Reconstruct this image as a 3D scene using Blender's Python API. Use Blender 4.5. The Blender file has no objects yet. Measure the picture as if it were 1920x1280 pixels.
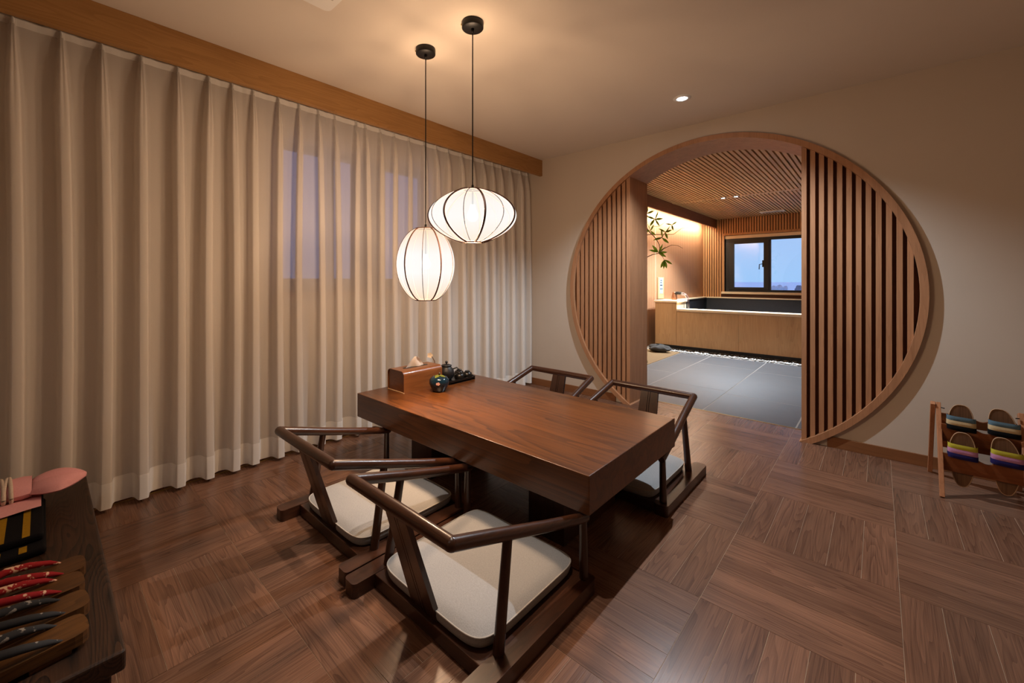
import bpy, math, random
from mathutils import Vector, Matrix

# ------------------------------------------------------------------ camera, sky, exposure
scn = bpy.context.scene
COL = scn.collection
random.seed(7)
W, Hpx, FPX, CXP, HVP, YAW = 1920.0, 1280.0, 783.0, 913.8, 524.5, math.radians(43.11)
cam_d = bpy.data.cameras.new('camera'); cam = bpy.data.objects.new('camera', cam_d); COL.objects.link(cam)
cam.location = (0, 0, 1.2); cam.rotation_euler = (math.pi / 2, 0, YAW)
cam_d.sensor_width = 36; cam_d.lens = FPX / W * 36
cam_d.shift_x = (W / 2 - CXP) / W; cam_d.shift_y = -(Hpx / 2 - HVP) / W
cam_d.clip_start = 0.02; cam_d.clip_end = 2000
scn.camera = cam

world = bpy.data.worlds.new('dusk_sky'); scn.world = world; world.use_nodes = True
wn = world.node_tree.nodes; wl = world.node_tree.links; wn.clear()
wo = wn.new('ShaderNodeOutputWorld'); wb = wn.new('ShaderNodeBackground'); tc = wn.new('ShaderNodeTexCoord')
sx = wn.new('ShaderNodeSeparateXYZ'); cr = wn.new('ShaderNodeValToRGB')
cr.color_ramp.elements[0].position = 0.0; cr.color_ramp.elements[0].color = (.24, .42, .68, 1)
cr.color_ramp.elements[1].position = 0.35; cr.color_ramp.elements[1].color = (.36, .40, .66, 1)
wl.new(tc.outputs['Generated'], sx.inputs[0]); wl.new(sx.outputs['Z'], cr.inputs[0])
wl.new(cr.outputs[0], wb.inputs[0]); wb.inputs[1].default_value = 1.3; wl.new(wb.outputs[0], wo.inputs[0])

scn.view_settings.view_transform = 'Standard'; scn.view_settings.look = 'None'
scn.view_settings.exposure = 0.26; scn.view_settings.gamma = 1.0; scn.view_settings.use_curve_mapping = False

PENDANT_W = 90.0
DL1_W, DL2_W, FILL_W, BATH_W, COVE_W = 165.0, 62.0, 10.0, 330.0, 105.0
WARM = (1.0, .66, .40); COOL = (.80, .90, 1.0); NEUT = (1.0, .90, .80); COVEC = (1.0, .84, .64)

# ------------------------------------------------------------------ helpers
def lin(c):
    return tuple(((v / 255) / 12.92 if v / 255 <= .04045 else ((v / 255 + .055) / 1.055) ** 2.4) for v in c) + (1.0,)

class MB:
    def __init__(s): s.v = []; s.f = []; s.sm = []
    def face(s, idx, smooth=False): s.f.append(tuple(idx)); s.sm.append(smooth)
    def poly(s, pts, smooth=False):
        b = len(s.v); s.v += [tuple(p) for p in pts]; s.face(range(b, b + len(pts)), smooth)
    def box(s, x0, x1, y0, y1, z0, z1):
        b = len(s.v)
        s.v += [(x0,y0,z0),(x1,y0,z0),(x1,y1,z0),(x0,y1,z0),(x0,y0,z1),(x1,y0,z1),(x1,y1,z1),(x0,y1,z1)]
        for q in ((0,3,2,1),(4,5,6,7),(0,1,5,4),(1,2,6,5),(2,3,7,6),(3,0,4,7)): s.face([b + i for i in q])
        return s
    def prism(s, pts, h0, h1, ax='Z', smooth=False):
        """polygon (2D, ccw) extruded along an axis: ax Z -> (a,b,h), Y -> (a,h,b), X -> (h,a,b)"""
        def P(a, b, h): return (a, b, h) if ax == 'Z' else ((a, h, b) if ax == 'Y' else (h, a, b))
        n = len(pts); b = len(s.v)
        s.v += [P(a, c, h0) for a, c in pts] + [P(a, c, h1) for a, c in pts]
        s.face(list(range(b + n - 1, b - 1, -1))); s.face(range(b + n, b + 2 * n))
        k = len(s.v); s.v += [P(a, c, h0) for a, c in pts] + [P(a, c, h1) for a, c in pts]
        for i in range(n):
            j = (i + 1) % n; s.face((k + i, k + j, k + n + j, k + n + i), smooth)
        return s
    def tube(s, path, rad, seg=12, caps=True, flat=1.0, up=None):
        path = [Vector(p) for p in path]; n = len(path)
        rad = rad if isinstance(rad, (list, tuple)) else [rad] * n
        b = len(s.v); prev = None
        for i, p in enumerate(path):
            t = (path[min(i + 1, n - 1)] - path[max(i - 1, 0)]).normalized()
            if prev is None:
                a = Vector(up) if up else (Vector((0, 0, 1)) if abs(t.z) < .9 else Vector((1, 0, 0)))
            else: a = prev
            a = (a - t * a.dot(t)).normalized(); prev = a; c = t.cross(a)
            for k in range(seg):
                th = 2 * math.pi * k / seg
                s.v.append(tuple(p + a * (math.cos(th) * rad[i] * flat) + c * (math.sin(th) * rad[i])))
        for i in range(n - 1):
            for k in range(seg):
                k2 = (k + 1) % seg
                s.face((b + i*seg + k, b + i*seg + k2, b + (i+1)*seg + k2, b + (i+1)*seg + k), True)
        if caps:
            for i, rev in ((0, True), (n - 1, False)):
                k0 = len(s.v); s.v += s.v[b + i*seg: b + (i+1)*seg]
                r = list(range(k0, k0 + seg)); s.face(r[::-1] if rev else r)
        return s
    def lathe(s, prof, seg=32, c=(0, 0, 0), smooth=True):
        b = len(s.v); n = len(prof)
        for r, z in prof:
            for k in range(seg):
                th = 2 * math.pi * k / seg
                s.v.append((c[0] + r * math.cos(th), c[1] + r * math.sin(th), c[2] + z))
        for i in range(n - 1):
            for k in range(seg):
                k2 = (k + 1) % seg
                s.face((b + i*seg + k, b + i*seg + k2, b + (i+1)*seg + k2, b + (i+1)*seg + k), smooth)
        return s
    def grid(s, rows, smooth=True):
        b = len(s.v); n = len(rows); m = len(rows[0])
        for r in rows: s.v += [tuple(p) for p in r]
        for i in range(n - 1):
            for j in range(m - 1):
                s.face((b + i*m + j, b + i*m + j + 1, b + (i+1)*m + j + 1, b + (i+1)*m + j), smooth)
        return s
    def mesh(s, name):
        me = bpy.data.meshes.new(name); me.from_pydata(s.v, [], s.f)
        me.polygons.foreach_set('use_smooth', s.sm); me.update(); return me

def link(o, parent=None):
    COL.objects.link(o)
    if parent: o.parent = parent
    return o
def tag(o, label=None, cat=None, group=None, kind=None):
    if label: o['label'] = label
    if cat: o['category'] = cat
    if group: o['group'] = group
    if kind: o['kind'] = kind
    return o
def obj(name, mb, mat, parent=None, bevel=0, seg=2, loc=None, rot=None, sub=0):
    me = mb.mesh(name) if isinstance(mb, MB) else mb
    if not me.materials: me.materials.append(mat)
    o = link(bpy.data.objects.new(name, me), parent)
    if loc: o.location = loc
    if rot: o.rotation_euler = rot
    if bevel:
        m = o.modifiers.new('bevel', 'BEVEL'); m.width = bevel; m.segments = seg; m.limit_method = 'ANGLE'
    if sub:
        m = o.modifiers.new('sub', 'SUBSURF'); m.levels = sub; m.render_levels = sub
    return o
def thing(name, label, cat, loc=(0, 0, 0), rotz=0, group=None, kind=None):
    o = link(bpy.data.objects.new(name, None)); o.location = loc; o.rotation_euler = (0, 0, rotz)
    o.empty_display_size = .05
    return tag(o, label, cat, group, kind)
def struct(name, mb, mat, label, bevel=0):
    o = obj(name, mb, mat, None, bevel); return tag(o, label, None, None, 'structure')
def copy_tree(o, parent=None):
    c = o.copy(); COL.objects.link(c); c.parent = parent
    for ch in list(o.children): copy_tree(ch, c)
    return c
def add_light(name, kind, loc, power, color, parent=None, **kw):
    d = bpy.data.lights.new(name, kind); d.energy = power; d.color = color
    for k, v in kw.items(): setattr(d, k, v)
    o = link(bpy.data.objects.new(name, d), parent); o.location = loc; return o

# ------------------------------------------------------------------ materials
MATS = {}
def newmat(name):
    m = bpy.data.materials.new(name); m.use_nodes = True; nt = m.node_tree
    return m, nt.nodes, nt.links, nt.nodes['Principled BSDF']
def plain(name, col, rough=.5, metal=0, spec=.5, bump=0, bscale=200, var=0, vscale=6):
    m, n, l, p = newmat(name)
    p.inputs['Base Color'].default_value = lin(col); p.inputs['Roughness'].default_value = rough
    p.inputs['Metallic'].default_value = metal; p.inputs['Specular IOR Level'].default_value = spec
    t = n.new('ShaderNodeTexCoord')
    if var:
        nz = n.new('ShaderNodeTexNoise'); nz.inputs['Scale'].default_value = vscale; nz.inputs['Detail'].default_value = 5
        l.new(t.outputs['Object'], nz.inputs['Vector'])
        mx = n.new('ShaderNodeMixRGB'); c = lin(col)
        mx.inputs[1].default_value = tuple(v * (1 - var) for v in c[:3]) + (1,)
        mx.inputs[2].default_value = tuple(min(1, v * (1 + var)) for v in c[:3]) + (1,)
        l.new(nz.outputs['Fac'], mx.inputs[0]); l.new(mx.outputs[0], p.inputs['Base Color'])
    if bump:
        nb = n.new('ShaderNodeTexNoise'); nb.inputs['Scale'].default_value = bscale; nb.inputs['Detail'].default_value = 3
        l.new(t.outputs['Object'], nb.inputs['Vector'])
        b = n.new('ShaderNodeBump'); b.inputs['Strength'].default_value = bump; b.inputs['Distance'].default_value = .002
        l.new(nb.outputs['Fac'], b.inputs['Height']); l.new(b.outputs['Normal'], p.inputs['Normal'])
    return m
def wood(name, dark, light, axis='X', rough=.4, across=9.0, along=.9, rings=26, contrast=.55, fiber=.45, rnd=.12, bump=.15, spec=.4, coat=0):
    """long-grained wood: contour bands of a stretched noise (cathedrals) plus fine fibres; each object shifts the pattern"""
    m, n, l, p = newmat(name)
    t = n.new('ShaderNodeTexCoord'); oi = n.new('ShaderNodeObjectInfo')
    mul = n.new('ShaderNodeMath'); mul.operation = 'MULTIPLY'; mul.inputs[1].default_value = 61.7
    l.new(oi.outputs['Random'], mul.inputs[0])
    cmb = n.new('ShaderNodeCombineXYZ')
    for k in range(3): l.new(mul.outputs[0], cmb.inputs[k])
    add = n.new('ShaderNodeVectorMath'); add.operation = 'ADD'
    l.new(t.outputs['Object'], add.inputs[0]); l.new(cmb.outputs[0], add.inputs[1])
    def stretched(al, ac):
        mp = n.new('ShaderNodeMapping'); sc = [ac, ac, ac]; sc['XYZ'.index(axis)] = al
        mp.inputs['Scale'].default_value = sc; l.new(add.outputs[0], mp.inputs['Vector']); return mp
    m1 = stretched(along, across)
    n1 = n.new('ShaderNodeTexNoise'); n1.inputs['Scale'].default_value = 1.0; n1.inputs['Detail'].default_value = 1.6; n1.inputs['Roughness'].default_value = .45
    l.new(m1.outputs[0], n1.inputs['Vector'])
    a = n.new('ShaderNodeMath'); a.operation = 'MULTIPLY'; a.inputs[1].default_value = rings; l.new(n1.outputs['Fac'], a.inputs[0])
    fr = n.new('ShaderNodeMath'); fr.operation = 'FRACT'; l.new(a.outputs[0], fr.inputs[0])
    pw = n.new('ShaderNodeMath'); pw.operation = 'POWER'; pw.inputs[1].default_value = 1.6; l.new(fr.outputs[0], pw.inputs[0])
    m2 = stretched(along * 5, across * 26)
    n2 = n.new('ShaderNodeTexNoise'); n2.inputs['Scale'].default_value = 1.0; n2.inputs['Detail'].default_value = 3.0
    l.new(m2.outputs[0], n2.inputs['Vector'])
    m3 = stretched(along * .8, across * .7)
    n3 = n.new('ShaderNodeTexNoise'); n3.inputs['Scale'].default_value = 1.0; l.new(m3.outputs[0], n3.inputs['Vector'])
    def mad(x, k, c):
        q = n.new('ShaderNodeMath'); q.operation = 'MULTIPLY_ADD'; q.inputs[1].default_value = k
        l.new(x, q.inputs[0])
        if isinstance(c, float): q.inputs[2].default_value = c
        else: l.new(c, q.inputs[2])
        return q.outputs[0]
    v = mad(pw.outputs[0], -contrast, .5 + contrast * .5)
    v2 = mad(n2.outputs['Fac'], fiber * 1.6, v)
    v3 = mad(n3.outputs['Fac'], .8, v2)
    v4 = mad(v3, 1.0, -(fiber * .8) - .4)
    cl = n.new('ShaderNodeClamp'); l.new(v4, cl.inputs[0])
    mx = n.new('ShaderNodeMixRGB'); mx.inputs[1].default_value = lin(dark); mx.inputs[2].default_value = lin(light)
    l.new(cl.outputs[0], mx.inputs[0])
    hs = n.new('ShaderNodeHueSaturation')
    vr = mad(oi.outputs['Random'], rnd * 2, 1.0 - rnd); l.new(vr, hs.inputs['Value']); l.new(mx.outputs[0], hs.inputs['Color'])
    l.new(hs.outputs[0], p.inputs['Base Color'])
    p.inputs['Roughness'].default_value = rough; p.inputs['Specular IOR Level'].default_value = spec
    p.inputs['Coat Weight'].default_value = coat; p.inputs['Coat Roughness'].default_value = .12
    if bump:
        b = n.new('ShaderNodeBump'); b.inputs['Strength'].default_value = bump; b.inputs['Distance'].default_value = .001
        l.new(n2.outputs['Fac'], b.inputs['Height']); l.new(b.outputs['Normal'], p.inputs['Normal'])
    return m
def fabric(name, col, col2=None, scale=900, rough=.9, bump=.4, transl=0.0, transp=0.0):
    m, n, l, p = newmat(name)
    t = n.new('ShaderNodeTexCoord')
    wv = n.new('ShaderNodeTexNoise'); wv.inputs['Scale'].default_value = scale * .4; wv.inputs['Detail'].default_value = 2
    l.new(t.outputs['Object'], wv.inputs['Vector'])
    mx = n.new('ShaderNodeMixRGB'); mx.inputs[1].default_value = lin(col2 or col); mx.inputs[2].default_value = lin(col)
    l.new(wv.outputs['Fac'], mx.inputs[0]); l.new(mx.outputs[0], p.inputs['Base Color'])
    p.inputs['Roughness'].default_value = rough; p.inputs['Specular IOR Level'].default_value = .15
    if bump:
        b = n.new('ShaderNodeBump'); b.inputs['Strength'].default_value = bump; b.inputs['Distance'].default_value = .001
        l.new(wv.outputs['Fac'], b.inputs['Height']); l.new(b.outputs['Normal'], p.inputs['Normal'])
    if transl or transp:
        out = n['Material Output']; sh = p.outputs[0]
        if transl:
            tr = n.new('ShaderNodeBsdfTranslucent'); l.new(mx.outputs[0], tr.inputs[0])
            ms = n.new('ShaderNodeMixShader'); ms.inputs[0].default_value = transl
            l.new(sh, ms.inputs[1]); l.new(tr.outputs[0], ms.inputs[2]); sh = ms.outputs[0]
        if transp:
            tp = n.new('ShaderNodeBsdfTransparent'); ms = n.new('ShaderNodeMixShader'); ms.inputs[0].default_value = transp
            l.new(sh, ms.inputs[1]); l.new(tp.outputs[0], ms.inputs[2]); sh = ms.outputs[0]
        l.new(sh, out.inputs['Surface'])
    return m
def emit(name, col, strength):
    m = bpy.data.materials.new(name); m.use_nodes = True; n = m.node_tree.nodes; l = m.node_tree.links; n.clear()
    o = n.new('ShaderNodeOutputMaterial'); e = n.new('ShaderNodeEmission'); e.inputs[0].default_value = tuple(col) + (1,); e.inputs[1].default_value = strength
    l.new(e.outputs[0], o.inputs[0]); return m
def glass(name, tint=(1, 1, 1), gl=.06):
    m = bpy.data.materials.new(name); m.use_nodes = True; n = m.node_tree.nodes; l = m.node_tree.links; n.clear()
    o = n.new('ShaderNodeOutputMaterial'); t = n.new('ShaderNodeBsdfTransparent'); t.inputs[0].default_value = tuple(tint) + (1,)
    g = n.new('ShaderNodeBsdfGlossy'); g.inputs['Roughness'].default_value = .02
    ms = n.new('ShaderNodeMixShader'); ms.inputs[0].default_value = gl
    l.new(t.outputs[0], ms.inputs[1]); l.new(g.outputs[0], ms.inputs[2]); l.new(ms.outputs[0], o.inputs[0]); return m

M = {}
M['wall'] = plain('wall_plaster', (198, 184, 168), .85, bump=.08, bscale=60, var=.03, vscale=3)
M['ceil'] = plain('ceiling_paint', (212, 200, 186), .9, bump=.03, bscale=30, var=.02)
M['floorwood'] = wood('floor_plank_oak', (70, 46, 35), (136, 98, 76), 'X', rough=.25, across=16, along=1.1, rings=13, contrast=.32, fiber=.6, rnd=.16, bump=.25, spec=.45)
M['grout'] = plain('floor_grout', (188, 160, 132), .9)
M['beam'] = wood('valance_oak', (142, 100, 54), (178, 132, 78), 'Y', rough=.5, across=14, along=1.2, rings=10, contrast=.35, rnd=0)
M['gate'] = wood('gate_oak', (142, 98, 66), (186, 136, 98), 'Z', rough=.55, across=26, along=1.5, rings=6, contrast=.25, fiber=.5, rnd=.05)
M['gateback'] = plain('gate_backing', (96, 58, 38), .8)
M['basebd'] = wood('baseboard_oak', (112, 70, 40), (140, 92, 56), 'X', rough=.5, across=20, rings=6, contrast=.3, rnd=0)
M['table'] = wood('table_mahogany', (44, 21, 8), (108, 62, 26), 'X', rough=.3, across=8, along=.6, rings=9, contrast=.4, fiber=.6, rnd=0, bump=.06, spec=.5, coat=.15)
M['chair'] = wood('chair_walnut', (36, 19, 12), (76, 43, 26), 'Y', rough=.3, across=30, along=2.5, rings=6, contrast=.35, fiber=.5, rnd=.06, bump=.08, spec=.5, coat=.2)
M['chairX'] = wood('chair_walnut_cross', (36, 19, 12), (76, 43, 26), 'X', rough=.3, across=30, along=2.5, rings=6, contrast=.35, fiber=.5, rnd=.06, bump=.08, spec=.5, coat=.2)
M['chairZ'] = wood('chair_walnut_upright', (34, 18, 11), (70, 39, 24), 'Z', rough=.3, across=30, along=2.5, rings=6, contrast=.35, fiber=.5, rnd=.06, bump=.08, spec=.5, coat=.2)
M['black'] = plain('black_lacquer', (14, 12, 11), .3)
M['linen'] = fabric('cushion_linen', (172, 170, 168), (142, 140, 138), 700, bump=.6)
M['piping'] = fabric('cushion_piping', (176, 168, 158), None, 700)
M['curtain'] = fabric('sheer_curtain', (248, 243, 236), (238, 230, 222), 1400, bump=.1, transl=.36, transp=.25)
M['hem'] = fabric('curtain_hem_cloth', (252, 249, 244), (244, 239, 232), 1400, bump=.1, transl=.25, transp=.03)
M['metalblack'] = plain('black_metal', (18, 16, 15), .45, .3)
M['rib'] = plain('lantern_rib_wood', (80, 46, 30), .6)
M['white'] = plain('white_plastic', (226, 222, 216), .45)
M['slate'] = plain('slate_tile', (72, 74, 78), .5, bump=.3, bscale=40, var=.16, vscale=5)
M['slatejoint'] = plain('slate_joint', (140, 137, 132), .8)
M['brass'] = plain('brass_strip', (196, 168, 110), .35, .9)
M['bathslat'] = wood('bath_slat_cedar', (170, 130, 84), (216, 174, 122), 'Y', rough=.55, across=30, along=1.2, rings=5, contrast=.25, rnd=.06)
M['bathslatZ'] = wood('bath_slat_cedar_upright', (158, 110, 66), (204, 150, 98), 'Z', rough=.55, across=30, along=1.2, rings=5, contrast=.25, rnd=.06)
M['bathback'] = plain('bath_slat_backing', (84, 48, 26), .8)
M['covebeam'] = wood('cove_beam_cedar', (112, 68, 40), (146, 94, 58), 'Y', rough=.6, across=14, rings=6, contrast=.25, rnd=0)
M['tubwood'] = wood('tub_hinoki', (176, 138, 94), (212, 174, 128), 'Z', rough=.55, across=14, along=.9, rings=10, contrast=.3, rnd=.05)
M['rim'] = wood('tub_rim_hinoki', (226, 200, 160), (244, 224, 190), 'X', rough=.45, across=20, rings=6, contrast=.2, rnd=0)
M['tubslate'] = plain('tub_slate', (40, 42, 46), .45, var=.2, vscale=14, bump=.2, bscale=60)
M['winblack'] = plain('window_frame_black', (12, 12, 13), .4)
M['glass'] = glass('window_glass'); M['tinted'] = glass('tinted_window_glass', (.50, .56, .66))
M['sand'] = plain('garden_sand', (122, 98, 66), .95, bump=1.0, bscale=220, var=.3, vscale=90)
M['rock'] = plain('garden_rock', (62, 60, 58), .9, bump=1.0, bscale=18, var=.4, vscale=9)
M['pebblew'] = plain('white_pebble', (214, 216, 214), .7, var=.1, vscale=30)
M['pebbled'] = plain('dark_pebble', (50, 46, 42), .8, var=.3, vscale=30)
M['leaf'] = fabric('tree_leaf', (112, 138, 44), (70, 98, 30), 60, .5, .1, transl=.4)
M['bark'] = plain('tree_bark', (92, 66, 48), .9, bump=.8, bscale=60, var=.3, vscale=30)
M['bench'] = wood('bench_burnt_wood', (12, 7, 5), (62, 39, 24), 'X', rough=.5, across=8, along=1.3, rings=34, contrast=.8, fiber=.5, rnd=0, bump=.6)
M['clog'] = wood('clog_wood', (52, 30, 13), (102, 66, 31), 'Y', rough=.4, across=24, along=2.5, rings=8, contrast=.45, rnd=.1)
M['pink'] = fabric('pink_cotton', (232, 172, 174), (220, 156, 160), 500, bump=.2)
M['cord'] = fabric('white_cord', (222, 206, 190), (190, 172, 156), 400)
M['obi'] = fabric('black_obi_cloth', (16, 15, 19), (10, 10, 13), 500)
M['gold'] = fabric('gold_band', (168, 130, 28), (136, 100, 18), 500)
M['tissuebox'] = wood('tissue_box_cherry', (96, 54, 26), (136, 84, 44), 'Y', rough=.35, across=18, rings=8, contrast=.3, rnd=0, coat=.2)
M['tissue'] = fabric('tissue_paper', (236, 220, 204), None, 300, bump=.2, transl=.3)
M['rack'] = wood('rack_cherry', (96, 50, 22), (132, 74, 36), 'X', rough=.45, across=18, rings=8, contrast=.35, rnd=.04)
M['rackleg'] = wood('rack_leg_pine', (150, 98, 64), (182, 126, 88), 'Z', rough=.5, across=22, rings=8, contrast=.35, rnd=.04)
M['sole'] = wood('sandal_sole_wood', (86, 60, 42), (124, 92, 66), 'Z', rough=.6, across=60, rings=5, contrast=.4, rnd=.05)
M['soleedge'] = plain('sandal_sole_rim', (180, 146, 112), .6)
for k, c in {'st_blue': (96, 124, 140), 'st_cream': (206, 184, 142), 'st_black': (14, 16, 18), 'st_yellow': (196, 188, 66), 'st_pink': (198, 140, 180), 'st_navy': (38, 34, 92)}.items():
    M[k] = fabric('strap_' + k[3:], c, tuple(int(v * .86) for v in c), 600)
def speckled(name, base, spot, scale, thr):
    m, n, l, p = newmat(name); t = n.new('ShaderNodeTexCoord')
    v = n.new('ShaderNodeTexNoise'); v.inputs['Scale'].default_value = scale; v.inputs['Detail'].default_value = 3
    l.new(t.outputs['Object'], v.inputs['Vector']); r = n.new('ShaderNodeValToRGB')
    r.color_ramp.elements[0].position = thr; r.color_ramp.elements[0].color = lin(base)
    r.color_ramp.elements[1].position = thr + .04; r.color_ramp.elements[1].color = lin(spot)
    l.new(v.outputs['Fac'], r.inputs[0]); l.new(r.outputs[0], p.inputs['Base Color']); p.inputs['Roughness'].default_value = .9
    return m
M['redflower'] = speckled('strap_red_blossom', (150, 14, 26), (226, 186, 160), 48, .56)
M['greyflower'] = speckled('strap_charcoal_blossom', (40, 42, 46), (150, 146, 140), 60, .60)

# ------------------------------------------------------------------ dimensions
XL, XR, YF, YG, ZC = -3.10, 1.6, -2.4, 3.883, 2.553     # window wall, right wall, wall behind camera, gate wall, ceiling
YGB = 4.283                                             # far face of the gate wall
XC, ZCC, RO, RI = -1.081, 1.10, 1.318, 1.278            # moon gate circle
JL, JR = -1.745, -0.418                                 # opening between the slatted screens
BXL, BXR, BYB, BZC = -3.05, 0.6, 10.8, 2.6              # bath room

# ------------------------------------------------------------------ floor of planks (basket weave)
T0, FX0, FY0 = 0.5518, 0.0597, 2.8043
def project(x, y, z):
    c, s = math.cos(YAW), math.sin(YAW); d = -s * x + c * y
    if d < .05: return None
    return (CXP + FPX * (c * x + s * y) / d, HVP - FPX * (z - 1.2) / d)
mb = MB(); mb.box(XL, XR, YF, YG, -.12, -.0012); mb.box(JL - .05, JR + .05, YG, 4.16, -.12, -.0012)
floor = struct('floor', mb, M['grout'], 'brown wood-look floor laid in basket weave blocks of five planks')
PM = {}
def plank_mesh(l, w):
    k = (round(l, 3), round(w, 3))
    if k not in PM:
        b = MB().box(-l/2, l/2, -w/2, w/2, -.012, 0); PM[k] = b.mesh('plank')
        PM[k].materials.append(M['floorwood'])
    return PM[k]
regions = [(XL, XR, YF, YG), (JL - .04, JR + .04, YG, 4.158)]
rest = MB(); n_pl = 0; GAP = .0016
for ci in range(-7, 4):
    for rj in range(-10, 4):
        for reg in regions:
            for k in range(5):
                x0, y0 = FX0 + ci * T0, FY0 + rj * T0; w = T0 / 5
                alongY = (ci + rj) % 2 == 0
                if alongY: r = [x0 + k*w, x0 + (k+1)*w, y0, y0 + T0]
                else: r = [x0, x0 + T0, y0 + k*w, y0 + (k+1)*w]
                r = [max(r[0], reg[0]), min(r[1], reg[1]), max(r[2], reg[2]), min(r[3], reg[3])]
                if r[1] - r[0] < .012 or r[3] - r[2] < .012: continue
                cx, cy = (r[0] + r[1]) / 2, (r[2] + r[3]) / 2; dx, dy = r[1] - r[0] - GAP, r[3] - r[2] - GAP
                vis = False
                for px, py in ((cx, cy), (r[0], r[2]), (r[1], r[2]), (r[0], r[3]), (r[1], r[3])):
                    q = project(px, py, 0)
                    if q and -20 < q[0] < 1940 and q[1] < 1300: vis = True
                if vis and r[0] > -2.97:
                    o = link(bpy.data.objects.new('plank', plank_mesh(dy if alongY else dx, dx if alongY else dy)), floor)
                    o.location = (cx, cy, 0); n_pl += 1
                    if alongY: o.rotation_euler = (0, 0, math.pi / 2)
                else:
                    rest.box(cx - dx/2, cx + dx/2, cy - dy/2, cy + dy/2, -.012, 0)
ro = obj('plank_field', rest, M['floorwood'], floor); ro['kind'] = 'stuff'
print('planks', n_pl)

# ------------------------------------------------------------------ ceiling and walls
struct('ceiling', MB().box(XL, XR, YF, YG, ZC, ZC + .1), M['ceil'], 'plain cream painted ceiling above the dining table')
# window wall with an opening
WY0, WY1, WZ0, WZ1 = 1.15, 2.52, 1.11, 2.22
mb = MB()
mb.box(XL - .2, XL, YF, WY0, 0, ZC); mb.box(XL - .2, XL, WY1, YG, 0, ZC)
mb.box(XL - .2, XL, WY0, WY1, 0, WZ0); mb.box(XL - .2, XL, WY0, WY1, WZ1, ZC)
struct('wall_left', mb, M['wall'], 'plain wall with a window hidden behind the sheer curtain')
struct('wall_right', MB().box(XR, XR + .1, YF, YG, 0, ZC), M['wall'], 'plain side wall beyond the shoe rack')
struct('wall_front', MB().box(XL, XR, YF - .1, YF, 0, ZC), M['wall'], 'plain wall behind the viewer')
# gate wall with the round hole
mb = MB(); N = 96
xs = [XC - RO * math.cos(math.pi * i / N) for i in range(N + 1)]
for Y, flip in ((YG, 0), (YGB, 1)):
    def quad(x0, x1, z00, z01, z10, z11):
        p = [(x0, Y, z00), (x1, Y, z10), (x1, Y, z11), (x0, Y, z01)]
        mb.poly(p[::-1] if flip else p)
    quad(XL, xs[0], 0, ZC + .1, 0, ZC + .1); quad(xs[-1], XR, 0, ZC + .1, 0, ZC + .1)
    for i in range(N):
        h0 = RO * math.sin(math.pi * i / N); h1 = RO * math.sin(math.pi * (i + 1) / N)
        quad(xs[i], xs[i+1], ZCC + h0, ZC + .1, ZCC + h1, ZC + .1)
        b0, b1 = max(0, ZCC - h0), max(0, ZCC - h1)
        if b0 > 0 or b1 > 0: quad(xs[i], xs[i+1], 0, b0, 0, b1)
struct('wall_back', mb, M['wall'], 'cream wall pierced by the round moon gate')
# baseboards
mb = MB(); xo = math.sqrt(RO**2 - (ZCC - .035)**2)
mb.box(XL, XC - xo - .035, YG - .012, YG, 0, .075); mb.box(XC + xo + .035, XR, YG - .012, YG, 0, .075)
struct('baseboard_back', mb, M['basebd'], 'low brown baseboard along the moon gate wall', .002)
struct('baseboard_left', MB().box(XL, XL + .012, YF, YG, 0, .075), M['basebd'], 'low brown baseboard under the sheer curtain', .002)
struct('trim_1', MB().box(-2.985, -2.977, YF, YG - .014, 0, .004), M['brass'], 'thin brass floor strip below the curtain hem')
struct('trim_2', MB().box(JL, JR, 4.157, 4.165, -.002, .003), M['brass'], 'thin brass threshold strip between wood floor and slate')
# valance
mb = MB(); mb.box(-2.815, -2.78, YF, YG, 2.375, ZC)
struct('trim_3', mb, M['beam'], 'long orange-brown oak valance hiding the curtain rail', .002)

# window behind the curtain
w1 = thing('window_1', 'grey framed window glowing blue behind the sheer curtain', None, (XL - .1, WY0, WZ0), 0, None, 'structure')
ox, oy, oz = XL - .1, WY0, WZ0
M['wingrey'] = plain('window_frame_grey', (92, 86, 84), .5)
mb = MB(); fw = .06; LY, LZ = WY1 - WY0, WZ1 - WZ0
mb.box(-.04, .04, 0, LY, 0, .10); mb.box(-.04, .04, 0, LY, LZ - .05, LZ); mb.box(-.04, .04, 0, .03, .10, LZ - .05); mb.box(-.04, .04, LY - .04, LY, .10, LZ - .05)
obj('window_frame', mb, M['wingrey'], w1, .003)
obj('mullion', MB().box(-.035, .035, .385, .445, .10, LZ - .05), M['wingrey'], w1, .003)
obj('mullion', MB().box(-.035, .035, .62, .90, .10, LZ - .05), M['wingrey'], w1, .003)
for a, b in ((.03, .385), (.445, .62), (.90, LY - .04)):
    obj('pane', MB().box(-.004, .004, a, b, .10, LZ - .05), M['tinted'], w1)
obj('window_sill', MB().box(.04, .12, -.03, LY + .03, -.03, 0), M['beam'], w1, .003)

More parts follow.
